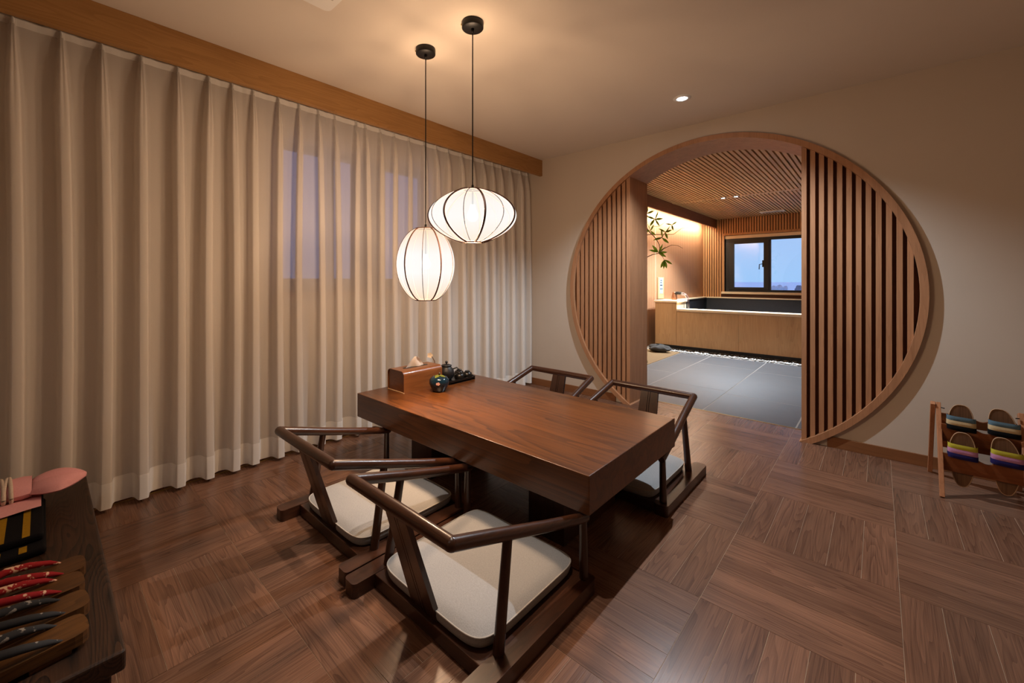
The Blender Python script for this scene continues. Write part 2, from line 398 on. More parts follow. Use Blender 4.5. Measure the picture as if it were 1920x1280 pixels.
# ------------------------------------------------------------------ sheer curtain
pl = [-2.25, -2.10, -1.94, -1.79, -1.63, -1.48, -1.33, -1.17, -1.02, -.86, -.70, -.55, -.40, -.245, -.092, .067, .216, .375, .538, .692, .816, .937, 1.093, 1.231, 1.367, 1.492, 1.665, 1.745, 1.879, 2.01, 2.159, 2.317, 2.463, 2.605, 2.781, 2.928, 3.083, 3.232, 3.36, 3.519, 3.685, 3.82]
rnd = random.Random(3)
amp = [rnd.uniform(.85, 1.15) for _ in pl]; bow = [rnd.uniform(-.022, .022) for _ in pl]
ZT, ZB = 2.432, .022
DYS = [0, .003, .006, .010, .014, .018, .0215, .025, .0285, .033, .042]
def smooth(e0, e1, v):
    v = max(0, min(1, (v - e0) / (e1 - e0))); return v * v * (3 - 2 * v)
def pleat_w(t): return .004 + .021 * min(1, t / .15) ** .75 + .006 * t
def curtain_pt(i, dy, side, t):
    """point at distance dy from pleat i (side +1 towards the next pleat), t 0 top .. 1 hem"""
    y = pl[i] + bow[i] * math.sin(t * 2.6) + side * dy
    u = dy / pleat_w(t)
    ridge = 1 - smooth(.62, 1.25, u)
    A = (.014 + .040 * min(1, t / .1) ** .6 + .014 * t) * amp[i]
    x = -2.962 + A * ridge - .007 * math.exp(-(dy / .0045) ** 2) * max(0, 1 - t / .22) - .004 * ridge * u * u
    return (x, y)
def curtain_rows(t0, t1, nt, off=0.0):
    rows = []
    for k in range(nt + 1):
        t = t0 + (t1 - t0) * k / nt; r = []; z = ZT + (ZB - ZT) * t
        for i in range(len(pl) - 1):
            gp = pl[i+1] - pl[i]; sc = min(1, gp / .1)
            for dy in DYS:
                x, y = curtain_pt(i, dy * sc, 1, t); r.append((x + off, y, z))
            ya, yb = r[-1][1], curtain_pt(i + 1, DYS[-1] * sc, -1, t)[1]
            for q in (.33, .67):
                y = ya + (yb - ya) * q; r.append((-2.962 - .006 * math.sin(math.pi * q) + .005 * t * math.sin(7 * y) + off, y, z))
            for dy in DYS[:0:-1]:
                x, y = curtain_pt(i + 1, dy * sc, -1, t); r.append((x + off, y, z))
        x, y = curtain_pt(len(pl) - 1, 0, 1, t); r.append((x + off, y, z)); rows.append(r)
    return rows
cu = thing('curtain', 'floor-length white sheer curtain in pinch pleats across the left wall', 'curtain', (-2.93, 1.4, 0))
inv = Matrix.Translation((2.93, -1.4, 0))
def cpart(name, rows, mat):
    o = obj(name, MB().grid([[(p[0] + 2.93, p[1] - 1.4, p[2]) for p in r] for r in rows]), mat, cu); return o
cpart('curtain_cloth', curtain_rows(0, 1, 44), M['curtain'])
for i in range(1, len(pl) - 1):
    rows_f = []
    for k in range(31):
        t = .004 + .99 * k / 30; z = ZT + (ZB - ZT) * t; w_ = pleat_w(t) * .8 * min(1, (pl[i+1] - pl[i]) / .1, (pl[i] - pl[i-1]) / .1)
        rows_f.append([(curtain_pt(i, abs(q) * w_, 1, t)[0] - .007, pl[i] + bow[i] * math.sin(t * 2.6) + q * w_, z) for q in (-1, -.5, 0, .5, 1)])
    cpart('pleat_fold', rows_f, M['hem'])
cpart('hem', curtain_rows(.945, 1, 4, .0025), M['hem'])
cpart('header_tape', curtain_rows(0.002, .016, 2, .003), M['hem'])
mb = MB(); mb.box(-.03, -.005, YF + .3 - 1.4, YG - .03 - 1.4, 2.437, 2.46)
obj('curtain_rail', mb, M['white'], cu)
mb = MB(); mb.box(-.03, -.005, YF + .4 - 1.4, YF + .43 - 1.4, 2.46, ZC); obj('rail_bracket', mb, M['white'], cu)
obj('rail_bracket', MB().box(-.03, -.005, 2.3, 2.33, 2.46, ZC), M['white'], cu)

# ------------------------------------------------------------------ moon gate
g = thing('moon_gate', 'round oak moon gate frame with vertical slat screens either side of the opening', 'gate', (XC, YG, 0))
gx, gy = XC, YG
mb = MB(); NA = 120
def arc(R, i):
    a0 = math.asin(-ZCC / R); a = a0 + (math.pi - 2 * a0) * i / NA
    return (R * math.cos(a), ZCC + R * math.sin(a))
rows = []
for i in range(NA + 1):
    xi, zi = arc(RI, i); xo_, zo = arc(RO, i); ya, yb = -.03, YGB - YG + .005
    rows.append([(xi, ya, zi), (xo_, ya, zo), (xo_, yb, zo), (xi, yb, zi), (xi, ya, zi)])
for a in range(4):
    mb.grid([[r[a], r[a+1]] for r in rows])
for r in (rows[0], rows[-1]): mb.poly(r[:4])
obj('ring_frame', mb, M['gate'], g)
def zarc(x, R=RI):
    d = R * R - (x) ** 2
    return math.sqrt(d) if d > 0 else 0
def strip(x0, x1, ya, yb):
    """upright board between x0 and x1 (gate-local), cut to the circle at both ends"""
    h0, h1 = zarc(x0), zarc(x1)
    pts = [(x0, max(0, ZCC - h0)), (x1, max(0, ZCC - h1)), (x1, ZCC + h1), (x0, ZCC + h0)]
    return MB().prism(pts[::-1], ya, yb, 'Y')
jl, jr = JL - XC, JR - XC
obj('jamb', strip(jl - .035, jl, -.012, YGB - YG), M['gate'], g, .002)
obj('jamb', strip(jr, jr + .03, -.012, YGB - YG), M['gate'], g, .002)
P = .0506; SW = .033
k = 0
while jl - .035 - .014 - k * P - SW > -RI + .01:
    x1 = jl - .035 - .014 - k * P; obj('slat', strip(x1 - SW, x1, -.006, .028), M['gate'], g, .0015); k += 1
k = 0
while jr + .03 + .021 + k * P + SW - .004 < RI - .008:
    x0 = jr + .03 + .021 + k * P; obj('slat', strip(x0, x0 + SW - .004, -.006, .028), M['gate'], g, .0015); k += 1
for sgn, a, b in ((-1, -RI + .002, jl - .03), (1, jr + .025, RI - .002)):
    n_ = 24; top = []; bot = []
    for i in range(n_ + 1):
        x = a + (b - a) * i / n_; h = zarc(x); top.append((x, ZCC + h)); bot.append((x, max(0, ZCC - h)))
    obj('backing_panel', MB().prism(bot + top[::-1], .028, .05, 'Y'), M['gateback'], g)
    obj('backing_panel', MB().prism(bot + top[::-1], YGB - YG - .05, YGB - YG - .02, 'Y'), M['gate'], g)

# ------------------------------------------------------------------ bath room shell
mb = MB().box(BXL, BXR, YGB - .15, BYB, -.12, -.0008)
fb = struct('floor_bath', mb, M['slatejoint'], 'grey slate tiled floor of the bath room beyond the gate')
def tile(x0, x1, y0, y1):
    o = obj('tile', MB().box(-(x1-x0)/2 + .005, (x1-x0)/2 - .005, -(y1-y0)/2 + .005, (y1-y0)/2 - .005, -.02, 0), M['slate'], fb, .0015, 1)
    o.location = ((x0+x1)/2, (y0+y1)/2, 0)
cols = [(-2.375, -1.92), (-1.92, -1.185), (-1.185, -.488), (-.488, .21), (.21, .6)]
offs = [5.6, 5.05, 4.93, 5.4, 4.93]
for (a, b), o0 in zip(cols, offs):
    y = 4.166
    nxt = o0
    while y < 7.2 - .01:
        y2 = min(nxt, 7.2); tile(a, b, y, y2); y = y2; nxt += 1.44
struct('ceiling_bath', MB().box(BXL - .1, BXR, YGB, BYB, BZC + .045, BZC + .12), M['bathback'], 'dark backing above the slatted bath room ceiling')
cs = thing('slat_ceiling', 'cedar slat ceiling of the bath room running away from the gate', 'ceiling slats', (-1.2, 7.5, BZC))
cs['kind'] = 'structure'
me_a = MB().box(-.017, .017, YGB + .02, 7.90, 0, .03).mesh('slat'); me_b = MB().box(-.017, .017, 8.02, BYB - .03, 0, .03).mesh('slat')
for me in (me_a, me_b): me.materials.append(M['bathslat'])
x = -2.735
while x < .55:
    for me in (me_a, me_b):
        o = link(bpy.data.objects.new('slat', me), cs); o.location = (x + 1.2, -7.5, 0)
    x += .052
obj('cross_trim', MB().box(-2.76 + 1.2, BXR + 1.2, 7.90 - 7.5, 8.02 - 7.5, -.003, .03), M['bathslat'], cs)
# walls of the bath
def flute_mat():
    m, n, l, p = newmat('bath_fluted_cedar')
    t = n.new('ShaderNodeTexCoord'); w = n.new('ShaderNodeTexWave'); w.wave_type = 'BANDS'; w.bands_direction = 'Y'; w.wave_profile = 'SIN'
    w.inputs['Scale'].default_value = 7.0; l.new(t.outputs['Object'], w.inputs['Vector'])
    mx = n.new('ShaderNodeMixRGB'); mx.inputs[1].default_value = lin((132, 86, 54)); mx.inputs[2].default_value = lin((190, 140, 100)); l.new(w.outputs['Fac'], mx.inputs[0])  # groove shade painted in: darker where the bump wave dips
    l.new(mx.outputs[0], p.inputs['Base Color']); p.inputs['Roughness'].default_value = .6
    b = n.new('ShaderNodeBump'); b.inputs['Strength'].default_value = .5; b.inputs['Distance'].default_value = .006
    l.new(w.outputs['Fac'], b.inputs['Height']); l.new(b.outputs['Normal'], p.inputs['Normal']); return m
M['flute'] = flute_mat()
wbl = struct('wall_bath_left', MB().box(BXL - .1, BXL, YGB, BYB, 0, BZC + .1), M['flute'], 'fluted cedar side wall of the bath room under the cove light')
obj('panel_joint', MB().box(BXL, BXL + .004, 7.86, 7.872, .0, BZC), M['rim'], wbl)
struct('wall_bath_right', MB().box(BXR, BXR + .1, YGB, BYB, 0, BZC + .1), M['wall'], 'plain far side wall of the bath room')
BW0, BW1, BZ0, BZ1 = -2.593, -.50, .93, 2.215
mb = MB()
mb.box(BXL - .1, BW0, BYB, BYB + .2, 0, BZC + .1); mb.box(BW1, BXR, BYB, BYB + .2, 0, BZC + .1)
mb.box(BW0, BW1, BYB, BYB + .2, 0, BZ0); mb.box(BW0, BW1, BYB, BYB + .2, BZ1, BZC + .1)
wbb = struct('wall_bath_back', mb, M['bathback'], 'cedar slatted end wall of the bath room around the window')
x = BXL + .02; PB = .05
full = MB().box(-.016, .016, -.025, 0, .80, BZC).mesh('slat'); upper = MB().box(-.016, .016, -.025, 0, BZ1 + .05, BZC).mesh('slat')
for me in (full, upper): me.materials.append(M['bathslatZ'])
while x < BXR - .02:
    o = link(bpy.data.objects.new('slat', upper if BW0 - .05 < x < BW1 + .05 else full), wbb); o.location = (x, BYB, 0); x += PB
mb = MB(); mb.box(BW0 - .05, BW0, BYB - .03, BYB + .1, BZ0, BZ1 + .05); mb.box(BW1, BW1 + .05, BYB - .03, BYB + .1, BZ0, BZ1 + .05); mb.box(BW0, BW1, BYB - .03, BYB + .1, BZ1, BZ1 + .05)
obj('window_casing', mb, M['bathslatZ'], wbb, .002)
struct('trim_4', MB().box(-2.80, -2.765, YGB, BYB - .03, 2.41, BZC + .04), M['covebeam'], 'brown cedar cove beam hiding the strip light', .002)
# bath window
w2 = thing('window_2', 'black framed casement window over the tub looking at the dusk sky', None, (BW0, BYB + .06, BZ0), 0, None, 'structure')
LW, LH = BW1 - BW0, BZ1 - BZ0
mb = MB(); mb.box(.01, LW, -.03, .03, 0, .05); mb.box(.01, LW, -.03, .03, LH - .14, LH - .06); mb.box(.01, .08, -.03, .03, .05, LH - .14); mb.box(LW - .06, LW, -.03, .03, .05, LH - .14)
obj('window_frame', mb, M['winblack'], w2, .003)
mb = MB(); s0, s1 = .08, .86
mb.box(s0, s0 + .11, -.055, .0, .05, LH - .14); mb.box(s1 - .10, s1, -.055, .0, .05, LH - .14); mb.box(s0 + .11, s1 - .10, -.055, .0, .05, .105); mb.box(s0 + .11, s1 - .10, -.055, .0, LH - .20, LH - .14)
sash = obj('casement_sash', mb, M['winblack'], w2, .003)
obj('pane', MB().box(s0 + .11, s1 - .10, -.03, -.024, .105, LH - .20), M['glass'], sash)
mb = MB(); mb.tube([(s1 - .105, -.06, .62), (s1 - .105, -.10, .62), (s1 - .17, -.10, .61), (s1 - .175, -.10, .50)], .009, 8); mb.box(s1 - .125, s1 - .085, -.062, -.054, .55, .70)
obj('handle', mb, M['winblack'], sash)
obj('mullion', MB().box(s1, s1 + .03, -.02, .03, .05, LH - .14), M['wingrey'], w2)
obj('pane', MB().box(s1 + .03, LW - .06, -.004, .004, .05, LH - .14), M['glass'], w2)
obj('blind_cassette', MB().box(.0, LW, -.05, .03, LH - .075, LH - .005), M['rim'], w2, .004)
obj('window_sill', MB().box(-.06, LW + .05, -.12, -.03, -.05, 0), M['rim'], w2, .004)

# ------------------------------------------------------------------ bath tub
YT = 7.55
tub = thing('bath_tub', 'wide hinoki clad soaking tub with dark slate inside below the window', 'bathtub', (-1.2, YT, 0))
def tb(name, x0, x1, y0, y1, z0, z1, mat, bev=.003):
    return obj(name, MB().box(x0 + 1.2, x1 + 1.2, y0 - YT, y1 - YT, z0, z1), mat, tub, bev)
xb = [-2.93, -2.562, -1.62, -.70, .20, .58]
for i, (a, b) in enumerate(zip(xb[:-1], xb[1:])):
    tb('front_panel', a + (.001 if i else 0), b - .001, YT, YT + .03, .06, .80 if i == 0 else .655, M['tubwood'], .0015)
tb('plinth', -2.93, .58, YT + .04, YT + .2, 0, .655, M['tubslate'])
tb('rim', -2.558, .58, YT - .015, YT + .22, .657, .697, M['rim'], .006)
tb('inner_wall', -2.56, .58, YT + .2, YT + .23, .12, .655, M['tubslate'])
tb('faucet_plinth', -2.93, -2.57, YT + .03, 8.08, .06, .80, M['rim'])
tb('plinth_top', -2.95, -2.55, YT - .015, 8.09, .80, .835, M['rim'], .006)
tb('inner_wall', -3.04, -2.97, 8.09, BYB - .03, .1, .78, M['tubslate'])
tb('ledge', -3.04, -2.94, 8.09, BYB - .03, .78, .805, M['rim'])
tb('inner_wall', -3.04, .58, BYB - .11, BYB - .03, .1, .78, M['tubslate'])
tb('ledge', -2.94, .58, BYB - .13, BYB - .03, .78, .805, M['rim'])
tb('tub_floor', -2.97, .58, YT + .22, BYB - .1, .10, .14, M['tubslate'])

# faucet and plate
fa = thing('tub_faucet', 'small brass faucet with dark spout pouring water into the tub', 'faucet', (-2.74, 7.96, .835))
obj('faucet_body', MB().lathe([(0, 0), (.045, 0), (.05, .03), (.04, .09), (.032, .12), (.036, .14), (0, .145)], 20), plain('faucet_bronze', (150, 100, 70), .4, .5), fa)
obj('spout', MB().tube([(.0, 0, .115), (.06, .0, .125), (.13, 0, .12)], [.03, .028, .026], 14), M['metalblack'], fa)
obj('water_stream', MB().tube([(.12, 0, .118), (.17, 0, .11), (.21, 0, .08), (.232, 0, .03), (.245, 0, -.08), (.25, 0, -.30)], [.026, .026, .025, .024, .023, .02], 12), glass('water_stream', (.86, .84, .96), .25), fa)
pt = thing('wall_plate', 'small cream wall plate with a blue printed card above the faucet', 'plate', (BXL + .002, 8.1, .84))
obj('plate_board', MB().box(0, .014, -.14, .15, 0, .41), plain('plate_cream', (180, 160, 118), .5), pt, .003)
card = obj('printed_card', MB().box(.014, .017, -.07, .085, .1, .39), plain('card_blue', (150, 164, 178), .5), pt)
for zz, a, b in ((.34, -.03, .03), (.30, -.03, .02), (.25, -.05, .06), (.18, -.05, .0), (.18, .02, .065)):
    obj('print_line', MB().box(.017, .0178, a, b, zz, zz + .016), M['winblack'], card)
# rectangular exhaust vent and two bath spots
v = thing('ceiling_vent', 'white slotted exhaust vent on the bath room ceiling', 'vent', (-1.57, 10.15, BZC - .001))
obj('vent_frame', MB().box(-.21, .21, -.10, .10, -.02, 0), M['white'], v, .004)
for i in range(3): obj('slot', MB().box(-.17, .17, -.06 + i * .05, -.04 + i * .05, -.0215, -.0195), plain('vent_slot', (120, 116, 110), .7), v)
def downlight(x, y, z, label, watts, color, size_deg, blend, group=None, glow=12.0, rad=.036, src=.02):
    d = thing('downlight', label, 'downlight', (x, y, z), 0, group)
    obj('trim_ring', MB().lathe([(rad * .82, -.0005), (rad * .82, -.004), (rad * 1.0, -.005), (rad * 1.42, -.003), (rad * 1.45, 0)], 32), M['white'] if rad > .04 else M['metalblack'], d)
    m = MB().lathe([(.0001, -.0035), (rad * .5, -.003), (rad * .82, -.0015)], 28)
    obj('lens', m, emit('downlight_lens', color, glow), d)
    l = add_light('lamp_beam', 'SPOT', (0, 0, -.012), watts, color, d, spot_size=math.radians(size_deg), spot_blend=blend, shadow_soft_size=src)
    return d
for i, (x, lab) in enumerate(((-1.936, 'recessed downlight on the bath ceiling trim, nearer the plant wall'), (-1.742, 'recessed downlight on the bath ceiling trim, farther from the plant wall'))):
    downlight(x, 7.96, BZC - .005, lab, BATH_W, COOL, 120, .5, 'bath ceiling downlights', 20.0, .036)
cove = thing('strip_light', 'hidden warm strip light washing the fluted bath wall behind the cove beam', 'strip light', (-2.86, 7.4, 2.46))
obj('led_channel', MB().box(-.02, .015, -2.9, 3.3, .0, .02), emit('led_strip', COVEC, 6.0), cove)
a = add_light('strip_glow', 'AREA', (-.02, .2, -.01), COVE_W, COVEC, cove, shape='RECTANGLE', size=6.0, size_y=.05)
a.rotation_euler = (0, math.radians(40), 0); a.data.size = .05; a.data.size_y = 6.0

# planter bed, rocks, pebbles, tree
bed = struct('garden_bed', MB().box(BXL, -2.378, YGB + .02, 7.2, -.003, .006), M['sand'], 'strip of raked tan sand beside the slate floor'); 
def blob(name, loc, sc, mat, seed, lab, cat, parent=None):
    rr = random.Random(seed); m = MB(); ph = [rr.uniform(0, 6.28) for _ in range(6)]
    rows = []
    for i in range(13):
        th = math.pi * i / 12; row = []
        for j in range(25):
            a = 2 * math.pi * (j % 24) / 24
            k = 1 + .12 * math.sin(3 * a + ph[0] + 2 * th) + .08 * math.sin(5 * a + ph[1]) * math.sin(3 * th + ph[2]) + .06 * math.sin(7 * a + ph[3])
            row.append((sc[0] * k * math.sin(th) * math.cos(a), sc[1] * k * math.sin(th) * math.sin(a), sc[2] * (1 + .9 * math.cos(th)) * .55 * k))
        rows.append(row)
    m.grid(rows); o = obj(name, m, mat, parent); o.location = loc
    if lab: tag(o, lab, cat)
    return o
blob('garden_rock', (-2.66, 7.02, 0), (.17, .12, .11), M['rock'], 5, 'dark rounded rock on the sand by the tub', 'rock')
blob('moss_clump', (-2.44, 5.84, 0), (.05, .10, .06), plain('moss', (110, 100, 40), .95, bump=1, bscale=160, var=.4, vscale=60), 8, 'small mossy clump at the sand edge', 'moss')
rr = random.Random(11)
for nm, mat, cnt, y0, y1 in (('white_pebbles', M['pebblew'], 380, 7.22, 7.33), ('dark_pebbles', M['pebbled'], 420, 7.38, 7.52)):
    m = MB()
    for i in range(cnt):
        x, y, r = rr.uniform(-2.9, .55), rr.uniform(y0, y1), rr.uniform(.012, .026)
        a = rr.uniform(.6, 1.4); b = len(m.v)
        m.v += [(x+r*a,y,r*.4),(x,y+r,r*.45),(x-r*a,y,r*.4),(x,y-r,r*.45),(x,y,r*.95),(x,y,0)]
        for q in ((0,1,4),(1,2,4),(2,3,4),(3,0,4),(1,0,5),(2,1,5),(3,2,5),(0,3,5)): m.face([b + k for k in q], True)
    o = obj(nm, m, mat); tag(o, ('bright white pebbles' if nm[0] == 'w' else 'dark brown pebbles, also standing in for the shadow gap,') + ' strewn in the gap below the tub panels', 'pebbles', None, 'stuff')  # the dark pebbles also stand in for the shadow gap by the tub

tree = thing('garden_tree', 'slender leafy tree standing in the sand bed by the fluted wall', 'tree', (-2.76, 6.1, 0))
obj('trunk', MB().tube([(0, 0, 0), (.02, .03, .5), (-.02, .05, 1.0), (.03, .08, 1.5), (.0, .1, 2.0)], [.04, .035, .03, .022, .012], 10), M['bark'], tree)
lm = MB()
Lr = [[(s_ * w_, t_ , .0 - .25 * (t_ / .12) ** 2 * .03 + abs(s_) * .006) for s_ in (-1, 0, 1)] for t_, w_ in ((0, .002), (.025, .012), (.05, .0175), (.075, .016), (.1, .009), (.12, .0008))]
lm.grid(Lr); leaf_me = lm.mesh('leaf'); leaf_me.materials.append(M['leaf'])
def px3(u, v, y):
    r = (u - CXP) / FPX; c, s = math.cos(YAW), math.sin(YAW); dx, dy, dz = r * c - s, r * s + c, (HVP - v) / FPX
    t = y / dy; return Vector((dx * t, y, 1.2 + dz * t))
TB = Vector(tree.location)
def branch(pts, r0, r1):
    P_ = [px3(u, v, y) - TB for u, v, y in pts]; n_ = len(P_)
    obj('branch', MB().tube(P_, [r0 + (r1 - r0) * i / (n_ - 1) for i in range(n_)], 7), M['bark'], tree)
def leaves(u, v, y, angs, ln=1.0):
    c = px3(u, v, y) - TB
    for k, (a, tilt) in enumerate(angs):
        o = link(bpy.data.objects.new('leaf', leaf_me), tree); o.location = c
        # screen-plane direction turned into the wall plane facing the viewer
        d = Vector((math.cos(YAW) * math.cos(a), math.sin(YAW) * math.cos(a), math.sin(a)))
        zc_ = Vector((math.sin(YAW), -math.cos(YAW), 0)); x_ = d.cross(zc_).normalized()
        o.rotation_mode = 'QUATERNION'
        o.rotation_quaternion = (Matrix((x_, d, zc_)).transposed() @ Matrix.Rotation(tilt, 3, 'Y')).to_quaternion(); o.scale = (ln, ln, ln)
k = 100 / 1067; U = lambda x: 1205 + x * k; V = lambda y: 380 + y * k
branch([(1196, 400, 6.12), (U(80), V(250), 6.15), (U(130), V(285), 6.2), (U(240), V(330), 6.2)], .008, .003)
branch([(1194, 425, 6.12), (U(80), V(500), 6.2), (U(140), V(590), 6.2), (U(215), V(660), 6.25), (U(270), V(725), 6.25), (U(330), V(830), 6.3), (U(345), V(930), 6.3)], .009, .004)
branch([(U(270), V(725), 6.25), (U(390), V(690), 6.3), (U(450), V(590), 6.3), (U(530), V(500), 6.3), (U(560), V(440), 6.3)], .005, .002)
branch([(1194, 442, 6.1), (U(160), V(635), 6.3), (U(400), V(635), 6.6), (U(620), V(630), 6.8), (U(780), V(510), 6.9), (U(940), V(490), 6.95)], .007, .002)
branch([(1194, 488, 6.1), (U(90), V(1085), 6.2), (U(200), V(1035), 6.25), (U(320), V(1010), 6.3), (U(420), V(920), 6.3), (U(580), V(845), 6.4), (U(700), V(855), 6.45), (U(800), V(910), 6.5)], .008, .002)
branch([(U(320), V(1010), 6.3), (U(400), V(1080), 6.3), (U(435), V(1150), 6.3)], .004, .002)
branch([(U(200), V(470), 6.3), (U(330), V(470), 6.4), (U(430), V(400), 6.5), (U(500), V(335), 6.55)], .004, .0015)
R_ = math.radians
leaves(U(80), V(215), 6.15, [(R_(20), .3), (R_(200), .5), (R_(85), .4)], 1.0)
leaves(U(240), V(330), 6.2, [(R_(5), .3), (R_(-55), -.4), (R_(-125), .5), (R_(65), .6), (R_(160), .4)], 1.05)
leaves(U(150), V(560), 6.2, [(R_(60), .4), (R_(185), -.3), (R_(110), .8), (R_(-40), .4)], .9)
leaves(U(580), V(440), 6.3, [(R_(30), .4), (R_(170), .5), (R_(-75), .3)], .75)
leaves(U(450), V(590), 6.3, [(R_(150), .3), (R_(50), .7), (R_(-70), .5), (R_(20), .2)], .9)
leaves(U(385), V(700), 6.3, [(R_(-38), .3), (R_(95), .5), (R_(195), .5)], 1.1)
leaves(U(310), V(990), 6.3, [(R_(165), .3), (R_(130), -.4), (R_(60), .4), (R_(35), .8), (R_(-30), .3), (R_(0), .5)], 1.15)
leaves(U(435), V(1145), 6.3, [(R_(-115), .4), (R_(-75), .3), (R_(-28), -.3), (R_(-95), .8)], 1.1)

# outside
struct('ground', MB().box(-400, 400, 20, 900, -3.2, -3), plain('haze_tinted_field', (196, 226, 250), .95), 'ground far beyond the bath window, haze painted into its pale colour')  # haze is put into the pale blue ground colour
for i, (u, v, y, s_) in enumerate(((1450, 536.5, 150, .8), (1461, 535, 158, .95), (1472, 537, 166, .75), (1497, 536, 130, .7))):
    p_ = px3(u, v, y); h_ = p_.z + 3
    t_ = thing('distant_tree', ['low hazy tree at the left of the far row', 'tallest hazy tree in the far row', 'low hazy tree right of the tallest one', 'lone dark tree beside the far jamb of the bath window'][i], 'tree', (p_.x, p_.y, -3), 0, 'trees beyond the bath window')
    hz = plain('haze_tinted_tree', (176, 190, 206) if i < 3 else (110, 122, 138), .95, var=.2, vscale=.6)  # distance haze painted into the tree colours
    obj('trunk', MB().tube([(0, 0, 0), (0, 0, h_ * .6)], [.16, .1], 8), hz, t_)
    blob('crown', (0, 0, h_ * .22), (s_, s_, h_ * .72), hz, 20 + i, None, None, t_)

# ------------------------------------------------------------------ ceiling fixtures of the room
downlight(-1.067, 3.263, ZC - .001, 'bright white recessed ceiling downlight in front of the moon gate', DL1_W, COOL, 128, .6, None, 60.0, .042, .012)
downlight(-1.067, 1.08, ZC - .001, 'recessed ceiling downlight above the near chairs, over the table front', DL2_W, NEUT, 57.5, .10, None, 20.0, .042, .02)
downlight(-1.067, -1.10, ZC - .001, 'recessed downlight added behind the viewer as unseen frontal fill', FILL_W, NEUT, 140, .6, None, 20.0, .042, .03)  # fill lamp added out of view to light the curtain from the front
ac = thing('ceiling_air_conditioner', 'white ceiling air conditioner panel above the curtain side, only its corner visible', 'air conditioner', (-1.69, .675, ZC))
def rrect(x0, x1, y0, y1, r, n=5):
    pts = []
    for cx, cy, a0 in ((x1 - r, y1 - r, 0), (x0 + r, y1 - r, 90), (x0 + r, y0 + r, 180), (x1 - r, y0 + r, 270)):
        for i in range(n + 1):
            a = math.radians(a0 + 90 * i / n); pts.append((cx + r * math.cos(a), cy + r * math.sin(a)))
    return pts
obj('panel', MB().prism(rrect(-.3, .3, -.3, .3, .03), -.028, 0), M['white'], ac, .004)
obj('grille', MB().prism(rrect(-.2, .2, -.2, .2, .02), -.031, -.028), plain('ac_grille', (190, 186, 180), .5), ac)
for s_ in (-1, 1): obj('louver', MB().box(-.2, .2, s_ * .25 - .02, s_ * .25 + .02, -.0305, -.028), plain('ac_louver', (170, 166, 160), .5), ac)

# pendant lanterns
def shade_mat(name, zc0, half, core, edge):
    """thin silk: partly see-through, glowing where its own bulb lights it (more at mid height, less at the ends)"""
    m = bpy.data.materials.new(name); m.use_nodes = True; n = m.node_tree.nodes; l = m.node_tree.links; n.clear()
    out = n.new('ShaderNodeOutputMaterial'); t = n.new('ShaderNodeTexCoord'); s = n.new('ShaderNodeSeparateXYZ'); l.new(t.outputs['Object'], s.inputs[0])
    a = n.new('ShaderNodeMath'); a.operation = 'DIVIDE'; a.inputs[1].default_value = half; l.new(s.outputs['Z'], a.inputs[0])
    ab = n.new('ShaderNodeMath'); ab.operation = 'ABSOLUTE'; l.new(a.outputs[0], ab.inputs[0])
    r = n.new('ShaderNodeValToRGB'); r.color_ramp.elements[0].position = .25; r.color_ramp.elements[0].color = core + (1,)
    r.color_ramp.elements[1].position = 1.0; r.color_ramp.elements[1].color = edge + (1,); l.new(ab.outputs[0], r.inputs[0])
    e = n.new('ShaderNodeEmission'); l.new(r.outputs[0], e.inputs[0]); e.inputs[1].default_value = 1.0
    tr = n.new('ShaderNodeBsdfTransparent'); ms = n.new('ShaderNodeMixShader'); ms.inputs[0].default_value = .35
    l.new(e.outputs[0], ms.inputs[1]); l.new(tr.outputs[0], ms.inputs[2]); l.new(ms.outputs[0], out.inputs[0]); return m
